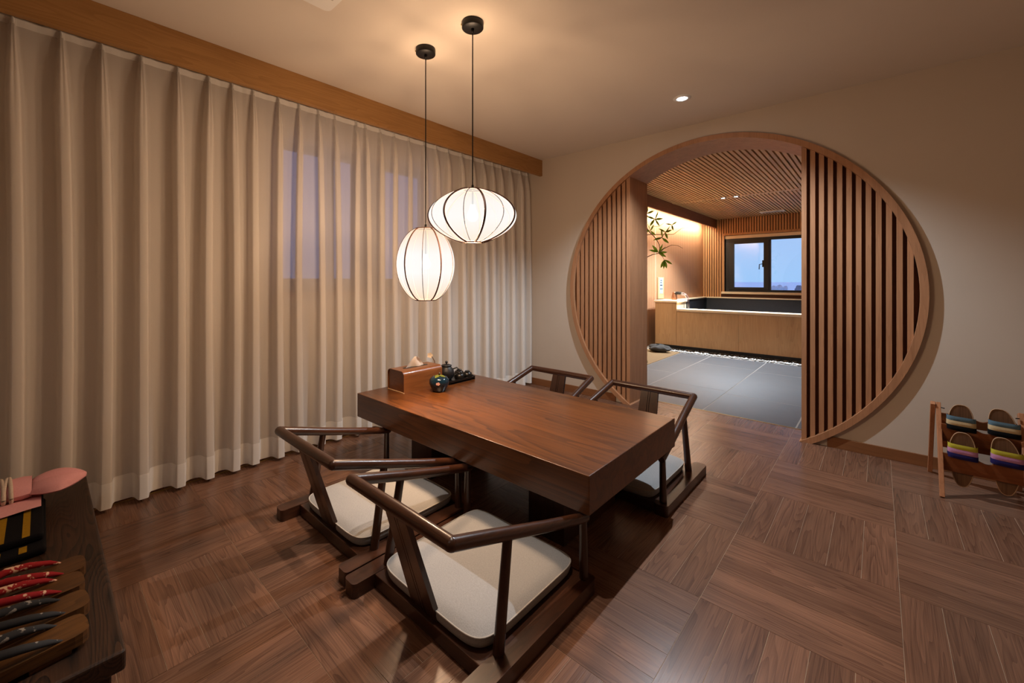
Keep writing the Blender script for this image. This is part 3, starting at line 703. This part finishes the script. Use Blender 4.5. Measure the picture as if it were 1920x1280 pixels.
def lantern(label, x, y, zc, rx, hz, rt, nrib, a0, expo, core, edge):
    t = thing('pendant_lantern', label, 'pendant lamp', (x, y, zc), 0, 'paper lanterns over the table')
    NP = 28
    def prof(i):
        q = -1 + 2 * i / NP; z = q * hz
        return (rt + (rx - rt) * (1 - q * q) ** expo, z)
    pr_ = [prof(i) for i in range(NP + 1)]
    m = MB().lathe(pr_, 56)
    sh = obj('shade', m, shade_mat('silk_shade', 0, hz, core, edge), t)
    for k in range(nrib * 2):
        th = a0 + math.pi * k / nrib; thick = k % 2 == 0
        w_ = (.0055 if nrib == 7 else .0045) if thick else .0018
        path = [((r + .001) * math.cos(th), (r + .001) * math.sin(th), z) for r, z in pr_]
        obj('rib', MB().tube(path, w_, 6), M['rib'], sh)
    for z in (-hz, hz):
        obj('end_ring', MB().tube([(rt * math.cos(a), rt * math.sin(a), z) for a in [2 * math.pi * i / 32 for i in range(33)]], .0035, 6, False), M['rib'], sh)
    L = ZC - zc
    obj('cable', MB().tube([(0, 0, hz - .02), (0, 0, L - .04)], .0032, 8), M['metalblack'], t)
    obj('cable_collar', MB().lathe([(.001, hz + .028), (.006, hz + .026), (.008, hz - .005), (.001, hz - .006)], 12), M['metalblack'], t)
    obj('top_spoke', MB().tube([(-rt, 0, hz), (rt, 0, hz)], .003, 6).tube([(0, -rt, hz), (0, rt, hz)], .003, 6), M['metalblack'], t)
    ro_ = obj('ceiling_rose', MB().lathe([(.0001, L), (.056, L), (.057, L - .006), (.057, L - .03), (.054, L - .034), (.0001, L - .034)], 36), M['metalblack'], t)
    obj('screw', MB().lathe([(.0001, -.003), (.004, -.003), (.004, .003), (.0001, .003)], 10, (-.04, -.042, L - .014)), M['brass'], ro_)
    obj('cord_grip', MB().lathe([(.0001, L - .034), (.009, L - .034), (.007, L - .055), (.0001, L - .055)], 14), M['metalblack'], t)
    obj('bulb', MB().lathe([(.0001, -.03), (.018, -.026), (.03, -.008), (.03, .01), (.018, .035), (.013, .06), (.0001, .06)], 18), emit('bulb_glow', (1, .92, .80), 1.6), t)
    obj('bulb_stem', MB().tube([(0, 0, .06), (0, 0, hz - .015)], .004, 8), M['metalblack'], t)
    add_light('bulb_light', 'POINT', (0, 0, -.02), PENDANT_W, WARM, t, shadow_soft_size=.05)
    return t
VA = -math.pi / 2 + YAW     # direction from the lamps back to the viewer
lantern('wide flattened white lantern with dark ribs on the higher of two black cables', -1.557, 1.55, 1.535, .230, .1374, .05, 7, VA + math.radians(17), .80, (.93, .91, .88), (.95, .80, .65))
lantern('tall egg-shaped white lantern with dark ribs hanging lower, nearer the curtain', -1.938, 1.541, 1.2907, .169, .208, .060, 5, VA + math.radians(38), .72, (.93, .91, .88), (.92, .70, .49))

# ------------------------------------------------------------------ dining table
TX0, TX1, TY0, TY1, TZ0, TZ1 = -2.47, -.79, 1.402, 2.305, .314, .465
tab = thing('low_dining_table', 'low thick-topped mahogany dining table under the lanterns', 'table', ((TX0+TX1)/2, (TY0+TY1)/2, 0))
hx, hy = (TX1-TX0)/2, (TY1-TY0)/2
obj('tabletop', MB().box(-hx, hx, -hy, hy, TZ0, TZ1), M['table'], tab, .003)
for s_ in (-1, 1):
    cx = -.43 if s_ < 0 else .50
    obj('pedestal_leg', MB().box(cx - .1, cx + .1, -.25, .25, 0, TZ0), M['chairZ'], tab, .003)
obj('stretcher', MB().box(-.33, .40, -.02, .02, .10, .2), M['chairX'], tab, .003)

# tissue box
tx = thing('tissue_box', 'rounded cherry wood tissue box with a tissue sticking out', 'tissue box', (-2.329, 1.762, TZ1))
def arch(w, h, r, n=6, z0=0):
    pts = [(-w, z0), (w, z0)]
    for i in range(n + 1):
        a = math.pi / 2 * i / n; pts.append((w - r + r * math.cos(a), h - r + r * math.sin(a)))
    for i in range(n + 1):
        a = math.pi / 2 + math.pi / 2 * i / n; pts.append((-w + r + r * math.cos(a), h - r + r * math.sin(a)))
    return pts
shell = MB(); o_ = arch(.093, .140, .03); i_ = arch(.088, .135, .026)
n_ = len(o_)
def yz(p, y): return (p[0], y, p[1])
oo = o_[1:] + o_[:1]; ii = i_[1:] + i_[:1]
shell.grid([[yz(p, -.162) for p in oo], [yz(p, .162) for p in oo]])
shell.grid([[yz(p, .162) for p in ii], [yz(p, -.162) for p in ii]])
shell.grid([[yz(p, -.162) for p in ii], [yz(p, -.162) for p in oo]], False); shell.grid([[yz(p, .162) for p in oo], [yz(p, .162) for p in ii]], False)
obj('bent_shell', shell, M['tissuebox'], tx)
for y0 in (-.156, .150): obj('end_panel', MB().prism(i_, y0, y0 + .006, 'Y'), M['tissuebox'], tx)
obj('base_edge', MB().box(-.0935, .0935, -.164, -.158, .0, .004), plain('tissue_box_edge', (206, 170, 130), .5), tx)
obj('slot', MB().prism(rrect(-.022, .022, -.10, .10, .02), .1395, .1408), M['black'], tx)
rows = []
for i in range(9):
    f = i / 8; row = []
    for j in range(9):
        q = j / 8 - .5; w_ = .082 * (1 - f) ** .85 + .006
        row.append((.012 * math.sin(q * 9 + f * 3) * (1 - f * .4) + f * .004, q * 2 * w_ + f * .01 - .005, .136 + f * .072))
    rows.append(row)
obj('tissue', MB().grid(rows), M['tissue'], tx)

# persimmon jar
j = thing('persimmon_jar', 'squat dark teal ceramic jar shaped like a persimmon beside the tissue box', 'jar', (-2.122, 1.80, TZ1))
M['teal'] = plain('teal_glaze', (14, 38, 52), .12, 0, .6)
obj('jar_body', MB().lathe([(.0001, 0), (.042, 0), (.045, .008), (.056, .03), (.066, .055), (.064, .078), (.05, .094), (.03, .10), (.0001, .101)], 32), M['teal'], j)
for k in range(4):
    a = k * math.pi / 2 + .3; c, s = math.cos(a), math.sin(a)
    rows = [[(t_ * c - q * w_ * s, t_ * s + q * w_ * c, .104 - .10 * (t_ / .05) ** 2 * .11 + .001) for q in (-1, 0, 1)] for t_, w_ in ((0.004, .005), (.018, .016), (.032, .014), (.046, .002))]
    obj('calyx_leaf', MB().grid(rows), plain('calyx_green', (112, 116, 34), .5), j)
obj('stem', MB().tube([(0, 0, .10), (.002, 0, .115), (.006, 0, .12)], [.006, .005, .006], 8), plain('stem_brown', (70, 60, 24), .6), j)
d_ = Vector((math.cos(VA), math.sin(VA), 0)); r_ = Vector((math.cos(YAW), math.sin(YAW), 0))
fl = MB(); c0 = d_ * .0665 + Vector((0, 0, .062))
for k in range(5):
    a = 2 * math.pi * k / 5; pts = []
    for i in range(10):
        b_ = 2 * math.pi * i / 10; pts.append(c0 + r_ * (.008 * math.cos(a) + .0065 * math.cos(b_)) + Vector((0, 0, .006 * math.sin(a) + .0045 * math.sin(b_))) + d_ * .001)
    fl.poly(pts)
obj('painted_blossom', fl, plain('blossom_pink', (216, 168, 158), .5), j)
# black tea set
tr = thing('tea_tray', 'narrow black tea tray at the far end of the table top', 'tray', (-2.272, 2.075, TZ1))
o2 = rrect(-.09, .09, -.135, .135, .02)
obj('tray_base', MB().prism(o2, .004, .012), M['black'], tr)
tm = MB(); ring_o = o2 + o2[:1]; ring_i = rrect(-.083, .083, -.128, .128, .015); ring_i += ring_i[:1]
tm.grid([[(a, b, .0) for a, b in ring_o], [(a, b, .026) for a, b in ring_o], [(a, b, .026) for a, b in ring_i], [(a, b, .012) for a, b in ring_i]], False)
obj('tray_rim', tm, M['black'], tr)
def cup(x, y, lab):
    c = thing('tea_cup', lab, 'cup', (x, y, TZ1 + .012), 0, 'black cups on the tray')
    obj('cup_body', MB().lathe([(.0001, 0), (.034, 0), (.036, .01), (.033, .035), (.02, .043), (.0001, .044)], 24), M['black'], c)
    obj('foot_ring', MB().lathe([(.012, .043), (.018, .043), (.018, .05), (.014, .05), (.013, .045)], 20), M['black'], c)
cup(-2.228, 2.085, 'upturned black tea cup on the tray next to the teapot'); cup(-2.228, 2.162, 'upturned black tea cup at the far end of the tray')
cup(-2.306, 2.15, 'upturned black tea cup behind the other two on the tray')
tp = thing('teapot', 'small matt black round teapot with a knobbed lid on the tray', 'teapot', (-2.29, 2.012, TZ1 + .0125))
M['iron'] = plain('black_stoneware', (24, 23, 24), .5, bump=.3, bscale=150)
obj('teapot_body', MB().lathe([(.0001, 0), (.034, 0), (.05, .02), (.056, .045), (.052, .07), (.038, .088), (.034, .096), (.0001, .097)], 30), M['iron'], tp)
lid = obj('lid', MB().lathe([(.0001, .099), (.038, .099), (.038, .104), (.02, .11), (.0001, .112)], 24), M['iron'], tp)
obj('lid_knob', MB().lathe([(.004, .11), (.006, .116), (.010, .124), (.008, .132), (.0001, .135)], 14), M['iron'], lid)
obj('spout', MB().tube([(-.04, -.02, .05), (-.07, -.035, .07), (-.09, -.045, .098)], [.014, .010, .008], 10), M['iron'], tp)
obj('handle', MB().tube([(.03, .035, .075), (.05, .055, .085), (.062, .068, .07), (.055, .058, .04), (.04, .042, .03)], .005, 8), M['iron'], tp)
sp = thing('blossom_sprig', 'thin twig with one white blossom rising behind the tissue box', 'flower', (-2.412, 2.01, TZ1))
obj('bud_vase', MB().lathe([(.0001, 0), (.02, 0), (.024, .02), (.018, .06), (.008, .09), (.009, .10), (.0001, .10)], 20), M['iron'], sp)
obj('twig', MB().tube([(0, 0, .08), (-.004, -.006, .13), (-.02, -.012, .155), (-.035, -.02, .166)], [.004, .0035, .003, .0025], 7), M['bark'], sp)
for k in range(5):
    a = 2 * math.pi * k / 5
    rows = [[Vector((-.037, -.021, .172)) + (r_ * math.cos(a) + Vector((0, 0, 1)) * math.sin(a)) * t_ + (r_ * -math.sin(a) + Vector((0, 0, 1)) * math.cos(a)) * (q * w_) + d_ * (.004 + t_ * .25) for q in (-1, 0, 1)] for t_, w_ in ((.002, .003), (.01, .009), (.017, .008), (.021, .003))]
    obj('petal', MB().grid(rows), plain('petal_white', (240, 220, 196), .7), sp)

# ------------------------------------------------------------------ low armchairs with cushions
def make_chair():
    t = thing('floor_chair', 'x', 'chair')
    RZ = .46; RHW = .275
    for s_ in (-1, 1):
        obj('base_runner', MB().prism(rrect(s_*.32 - .036, s_*.32 + .036, 0, .665, .018), 0, .056), M['chair'], t, .003)
        obj('front_post', MB().tube([(s_*.322, .628, .05), (s_*.318, .628, .285)], [.018, .015], 16), M['chairZ'], t)
        obj('mid_post', MB().tube([(s_*.298, .16, .05), (s_*.289, .215, .385)], [.0185, .016], 16), M['chairZ'], t)
        rows_a = [(s_*RHW, -.012, RZ), (s_*(RHW + .006), .10, .428), (s_*.288, .22, .393), (s_*.302, .40, .343), (s_*.318, .628, .284), (s_*.319, .648, .280)]
        obj('arm', MB().tube(rows_a, [.0215, .0215, .021, .02, .019, .017], 16, up=(1, 0, 0)), M['chair'], t)
        obj('corner_joint', MB().lathe([(.0001, -.0215), (.010, -.019), (.0185, -.011), (.0217, 0), (.0185, .011), (.010, .019), (.0001, .0215)], 18, (s_*RHW, -.012, RZ)), M['chairX'], t)
    obj('back_rail', MB().tube([(-RHW, -.012, RZ), (0, -.012, RZ), (RHW, -.012, RZ)], [.0215, .0225, .0215], 16), M['chairX'], t)
    obj('rear_crossbar', MB().box(-.285, .285, .092, .175, .004, .054), M['chairX'], t, .003)
    obj('front_crossbar', MB().box(-.285, .285, .585, .655, .004, .054), M['chairX'], t, .003)
    obj('seat_board', MB().box(-.285, .285, .175, .585, .036, .054), M['chairX'], t)
    # splat: tapering slanted board with two grooves
    sp_ = MB(); th = .009
    zt, yt, zb, yb = RZ - .008, -.008, .052, .118
    cross = [(-.072, -.056), (-.010, -.008), (-.006, -.005), (.006, .005), (.010, .008), (.072, .056)]
    dn = Vector((0, zb - zt, -(yb - yt))).normalized() * th
    for a, b in ((0, 1), (2, 3), (4, 5)):
        B0, T0_ = cross[a]; B1, T1_ = cross[b]; v0 = len(sp_.v)
        for sg in (1, -1):
            o_ = dn * sg
            sp_.v += [(B0, yb + o_.y, zb + o_.z), (B1, yb + o_.y, zb + o_.z), (T1_, yt + o_.y, zt + o_.z), (T0_, yt + o_.y, zt + o_.z)]
        for q in ((0,1,2,3),(7,6,5,4),(0,4,5,1),(1,5,6,2),(2,6,7,3),(3,7,4,0)): sp_.face([v0 + k for k in q])
    obj('back_splat', sp_, M['chairZ'], t)
    sl = (yt - yb) / (zt - zb); sc_ = MB()
    sc_.prism([(-.068, zb), (.068, zb), (.053, zt), (-.053, zt)], -.003, .003, 'Y'); sc_.v = [(a, b + yb + sl * (c_ - zb), c_) for a, b, c_ in sc_.v]
    obj('splat_core', sc_, M['black'], t)
    return t
def make_cushion():
    t = thing('seat_cushion', 'x', 'cushion')
    N_ = 26; th = .052
    def edge(u, v):
        # rounded square with larger rear corner rounding
        return u, v
    def shape(u, v):
        # square pushed onto a rounded outline, rounder at the rear corners
        p_ = 7.5 if v < 0 else 10.0; n_ = (abs(u) ** p_ + abs(v) ** p_) ** (1 / p_)
        k = max(abs(u), abs(v)) / n_ if n_ > 0 else 1
        return u * k * .276, .378 + v * k * .274
    top, bot = [], []
    for i in range(N_ + 1):
        v = -1 + 2 * i / N_; rt, rb = [], []
        for j_ in range(N_ + 1):
            u = -1 + 2 * j_ / N_; x, y = shape(u, v); e = max(abs(u), abs(v))
            h = (1 - e ** 8) ** .5
            wob = .0035 * math.sin(5 * u + 2) * math.sin(4 * v + 1)
            rt.append((x, y, .040 + .017 * h + .006 * (1 - u*u) * (1 - v*v) + wob * h))
        top.append(rt)
    m = MB(); m.grid(top)
    # side wall and base
    ring = [(-1 + 2 * k / N_, -1) for k in range(N_)] + [(1, -1 + 2 * k / N_) for k in range(N_)] + [(1 - 2 * k / N_, 1) for k in range(N_)] + [(-1, 1 - 2 * k / N_) for k in range(N_)]
    ring.append(ring[0]); P0 = [shape(*q) for q in ring]
    def scl(p, f): return (p[0] * f, .378 + (p[1] - .378) * f)
    m.grid([[(*scl(p, .965), 0) for p in P0], [(*scl(p, .99), .008) for p in P0], [(*scl(p, 1.004), .024) for p in P0], [(*p, .040) for p in P0]])
    m.poly([(*scl(p, .965), 0) for p in P0[:-1]][::-1])
    obj('cover', m, M['linen'], t)
    obj('piping', MB().tube([(*scl(p, 1.002), .0405) for p in P0], .0028, 6, False), M['piping'], t)
    return t
chair0, cush0 = make_chair(), make_cushion()
spots = [(-1.148, .797, 0, 'low dark walnut floor chair nearest the viewer, by the table corner', 'square cream linen cushion on the chair nearest the viewer'),
         (-1.868, .810, 0, 'low dark walnut floor chair on the near side, closest to the curtain', 'square cream linen cushion on the near chair closest to the curtain'),
         (-1.130, 2.815, math.pi, 'low dark walnut floor chair on the far side, in front of the gate opening', 'square pale cushion on the far chair by the gate opening'),
         (-1.850, 2.810, math.pi, 'low dark walnut floor chair on the far side, closest to the curtain', 'square pale cushion on the far chair closest to the curtain')]
for i, (x, y, rz, lab, cl) in enumerate(spots):
    c = chair0 if i == 0 else copy_tree(chair0); q = cush0 if i == 0 else copy_tree(cush0)
    c.location = (x, y, 0); c.rotation_euler = (0, 0, rz); tag(c, lab, 'chair', 'floor chairs around the table')
    q.location = (x, y, .0545); q.rotation_euler = (0, 0, rz); tag(q, cl, 'cushion', 'cushions on the floor chairs')

# ------------------------------------------------------------------ bench with clogs and bow
BZ = .30; BX0, BX1, BY0, BY1 = -2.745, -1.338, -.52, .142
be = thing('display_bench', 'dark rough-grained wooden bench cut off by the left frame edge', 'bench', ((BX0+BX1)/2, (BY0+BY1)/2, 0))
bw, bh = (BX1-BX0)/2, (BY1-BY0)/2
obj('bench_top', MB().box(-bw, bw, -bh, bh, BZ - .05, BZ), M['bench'], be, .008, 3)
for sx_ in (-1, 1):
    for sy_ in (-1, 1): obj('leg', MB().box(sx_*bw*.86 - .05, sx_*bw*.86 + .05, sy_*bh*.78 - .05, sy_*bh*.78 + .05, 0, BZ - .05), M['bench'], be, .004)
def clog(x, rot, strap, lab, yo=0.0):
    t = thing('wooden_clog', lab, 'clog', (x, -.05 + yo, BZ), rot, 'wooden clogs on the bench')
    pts = []
    w_, L_ = .047, .135
    for i in range(9):
        a = math.pi * i / 8; pts.append((w_ * math.copysign(abs(math.cos(a)) ** .55, math.cos(a)), L_ - .03 + .03 * math.sin(a) ** .8))
    for i in range(9):
        a = math.pi + math.pi * i / 8; pts.append((w_ * .96 * math.copysign(abs(math.cos(a)) ** .6, math.cos(a)), -L_ + .03 + .03 * math.copysign(abs(math.sin(a)) ** .8, math.sin(a))))
    obj('sole', MB().prism(pts, .014, .042), M['clog'], t, .004)
    obj('tooth', MB().box(-.042, .042, .03, .10, 0, .016), M['clog'], t, .002)
    obj('tooth', MB().box(-.042, .042, -.09, -.02, 0, .016), M['clog'], t, .002)
    for s_ in (-1, 1):
        path = [(s_*.036, .085, .040), (s_*.037, .06, .053), (s_*.036, .02, .066), (s_*.03, -.025, .074), (s_*.017, -.065, .068), (s_*.004, -.088, .046)]
        obj('strap', MB().tube(path, [.003, .0085, .0115, .0125, .011, .005], 12, flat=.75), strap, t)
    return t
clog(-1.772, .05, M['redflower'], 'wooden clog with red blossom straps, farthest of the four on the bench', .008)
clog(-1.672, .10, M['redflower'], 'wooden clog with red blossom straps beside the charcoal strapped ones')
clog(-1.560, .10, M['greyflower'], 'wooden clog with charcoal blossom straps beside the red strapped ones', .004)
clog(-1.445, .12, M['greyflower'], 'wooden clog with charcoal blossom straps, nearest to the bench front edge', -.004)
ob = thing('folded_obi', 'folded black cloth with gold stripes lying under the pink bow', 'cloth', (-2.26, -.20, BZ))
ob1 = obj('lower_fold', MB().box(-.20, .262, -.22, .212, 0, .022), M['obi'], ob, .009, 3)
ob2 = obj('upper_fold', MB().box(-.20, .20, -.22, .206, .022, .046), M['obi'], ob, .009, 3)
for y_ in (.165, .108):
    obj('gold_stripe', MB().box(-.19, .194, y_ - .009, y_ + .009, .0462, .0470), M['gold'], ob2)
    obj('gold_stripe', MB().box(.209, .254, y_ - .015, y_ + .003, .0222, .0230), M['gold'], ob1)
bo = thing('pink_bow', 'pink wrapping cloth tied in a bow with a white cord on the bench', 'cloth bow', (-2.40, -.02, BZ + .0500))
def pillow(cx, cy, cz, lx, ly, hz, tip, seed, n=18):
    rows_t, rows_b = [], []
    for i in range(n + 1):
        f = i / n; t_, b_ = [], []
        w_ = lx * (.62 + .38 * math.sin(math.pi / 2 * min(1, f / .45)) if f < .45 else (1 - ((f - .45) / .55) ** 1.7) + .03)
        for k in range(n + 1):
            q = -1 + 2 * k / n; e = math.sqrt(max(0, 1 - q * q)) * math.sin(math.pi * min(1, f * .92 + .06)) ** .5
            cr_ = -.35 * math.exp(-((q - .1 - f * .15) / .13) ** 2) * e
            x = cx + q * w_; y = cy + f * ly
            t_.append((x, y, cz + hz * (e + cr_) + .03 * (1 - f) * 0)); b_.append((x, y, cz - hz * .45 * e))
        rows_t.append(t_); rows_b.append(b_[::-1])
    return MB().grid(rows_t).grid(rows_b)
obj('bow_loop', pillow(-.02, -.015, .036, .105, .165, .042, .5, 1), M['pink'], bo, sub=1)
obj('bow_loop', pillow(-.03, -.27, .036, .10, .16, .042, .5, 2), M['pink'], bo, sub=1)
rows = []
for i in range(15):
    a = 2 * math.pi * i / 14
    rows.append([(-.03 + .085 * math.cos(a) * k_, y_, .040 + .036 * math.sin(a) * k_) for y_, k_ in ((-.12, .86), (-.09, 1.0), (-.06, .97), (-.03, 1.0), (-.005, .9))])
obj('knot_band', MB().grid(rows), M['pink'], bo)
for dy, tw in ((-.082, .008), (-.072, -.004), (-.062, .006)):
    path = [(-.03 + .09 * math.cos(a), dy + tw * math.cos(a), .040 + .040 * math.sin(a)) for a in [2 * math.pi * i / 24 for i in range(25)]]
    obj('tie_cord', MB().tube(path, .006, 8, False), M['cord'], bo)
rows = [[(x_, y_, z_ + .006 + .003 * math.sin(x_ * 60 + y_ * 30)) for y_ in [-.24 + .02 * k_ for k_ in range(14)]] for x_, z_ in ((-.14, .005), (-.08, .006), (.0, .007), (.06, .012), (.10, .008), (.12, .004), (.125, .0))]
obj('wrap_flap', MB().grid(rows), M['pink'], bo)

# ------------------------------------------------------------------ shoe rack with sandals
rk = thing('shoe_rack', 'small A-frame wooden rack holding sandals by the baseboard', 'shoe rack', (.41, 3.6, 0))
rx, ry = .41, 3.6
for sx_ in (-.165, .165):
    for (y0, y1) in ((3.402, 3.625), (3.805, 3.605)):
        m = MB(); wv = .010; a, b = Vector((0, y0 - ry, 0)), Vector((0, y1 - ry, .475)); d = (b - a).normalized(); nrm = Vector((0, d.z, -d.y)) * .016
        x_ = sx_ + (.013 if y0 < 3.6 else -.009) * (1 if sx_ < 0 else -1)
        v0 = len(m.v)
        for p_ in (a, b):
            for q in ((-wv, -1), (wv, -1), (wv, 1), (-wv, 1)): m.v.append((x_ + q[0], (p_ + nrm * q[1]).y, max(0, (p_ + nrm * q[1]).z)))
        for q in ((3,2,1,0),(4,5,6,7),(0,1,5,4),(1,2,6,5),(2,3,7,6),(3,0,4,7)): m.face([v0 + k for k in q])
        obj('leg', m, M['rackleg'], rk, .002)
def rack_board(name, y, z0, z1, notch, tilt):
    pts = [(-.145, z0), (.145, z0), (.145, z1)]
    for i in range(25):
        x_ = .145 - .29 * i / 24
        dip = sum(math.exp(-((x_ - c_) / .034) ** 2) for c_ in notch)
        pts.append((x_, z1 - .022 * min(1, dip)))
    obj(name, MB().prism(pts[::-1], y - ry - .007, y - ry + .007, 'Y'), M['rack'], rk, .0015)
rack_board('front_board', 3.494, .128, .222, [.02], 0)
rack_board('front_board', 3.552, .275, .372, [.02], 0)
rack_board('rear_board', 3.70, .20, .27, [], 0)
rack_board('rear_board', 3.66, .345, .41, [.02], 0)
for sx_ in (-.142, .142):
    o = obj('hook_peg', MB().tube([(sx_, -.01, .455), (sx_ + .012 * (1 if sx_ < 0 else -1), -.02, .455)], .003, 6), M['metalblack'], rk)
def sandal(x, y, z, tint, lab, skew=0.0, tiltz=0.0):
    t = thing('sandal', lab, 'sandal', (x, y, z), 0, 'sandals on the rack'); t.rotation_euler = (0, 0, tiltz)
    pts = []; L_ = .150
    for i in range(40):
        a = 2 * math.pi * i / 40; c, s = math.cos(a), math.sin(a); f = (s + 1) / 2
        w_ = .039 + .013 * min(1, f * 1.35); x_ = w_ * math.copysign(abs(c) ** .72, c); z_ = (L_ if s < 0 else L_) * math.copysign(abs(s) ** .95, s)
        pts.append((x_ + skew * max(0, s - .2) * (-1), z_))
    so = obj('sole', MB().prism(pts[::-1], .010, .024, 'Y', True), M['sole'], t)
    obj('sole_rim', MB().tube([(a, .0105, b) for a, b in pts + pts[:1]], .0022, 5, False), M['soleedge'], so)
    for k, mt in enumerate(tint):
        z0 = .087 - .0255 * k; rows_ = []
        for f in range(4):
            zz = z0 - .0275 * f / 3; bul = .003 * math.sin(math.pi * f / 3)
            rows_.append([((.0555 + .001 * k) * math.copysign(abs(math.cos(a)) ** .6, math.cos(a)), .014 - (.034 + bul + .001 * k) * math.sin(a) ** .45, zz - .003 * math.cos(a)) for a in [math.pi * i / 18 for i in range(19)]])
        obj('strap_band', MB().grid(rows_), M[mt], t)
    return t
sandal(.342, 3.552, .341, ('st_blue', 'st_cream', 'st_black'), 'wooden sole sandal with blue, cream and black strap, on the rack end toward the gate')
sandal(.497, 3.552, .346, ('st_blue', 'st_cream', 'st_black'), 'wooden sole sandal with blue, cream and black strap, at the frame edge', .022, 0)
sandal(.342, 3.494, .199, ('st_yellow', 'st_pink', 'st_navy'), 'wooden sole sandal with yellow, pink and navy strap, on the rack end toward the gate')
sandal(.499, 3.494, .206, ('st_yellow', 'st_pink', 'st_navy'), 'wooden sole sandal with yellow, pink and navy strap, at the frame edge', .022, 0)
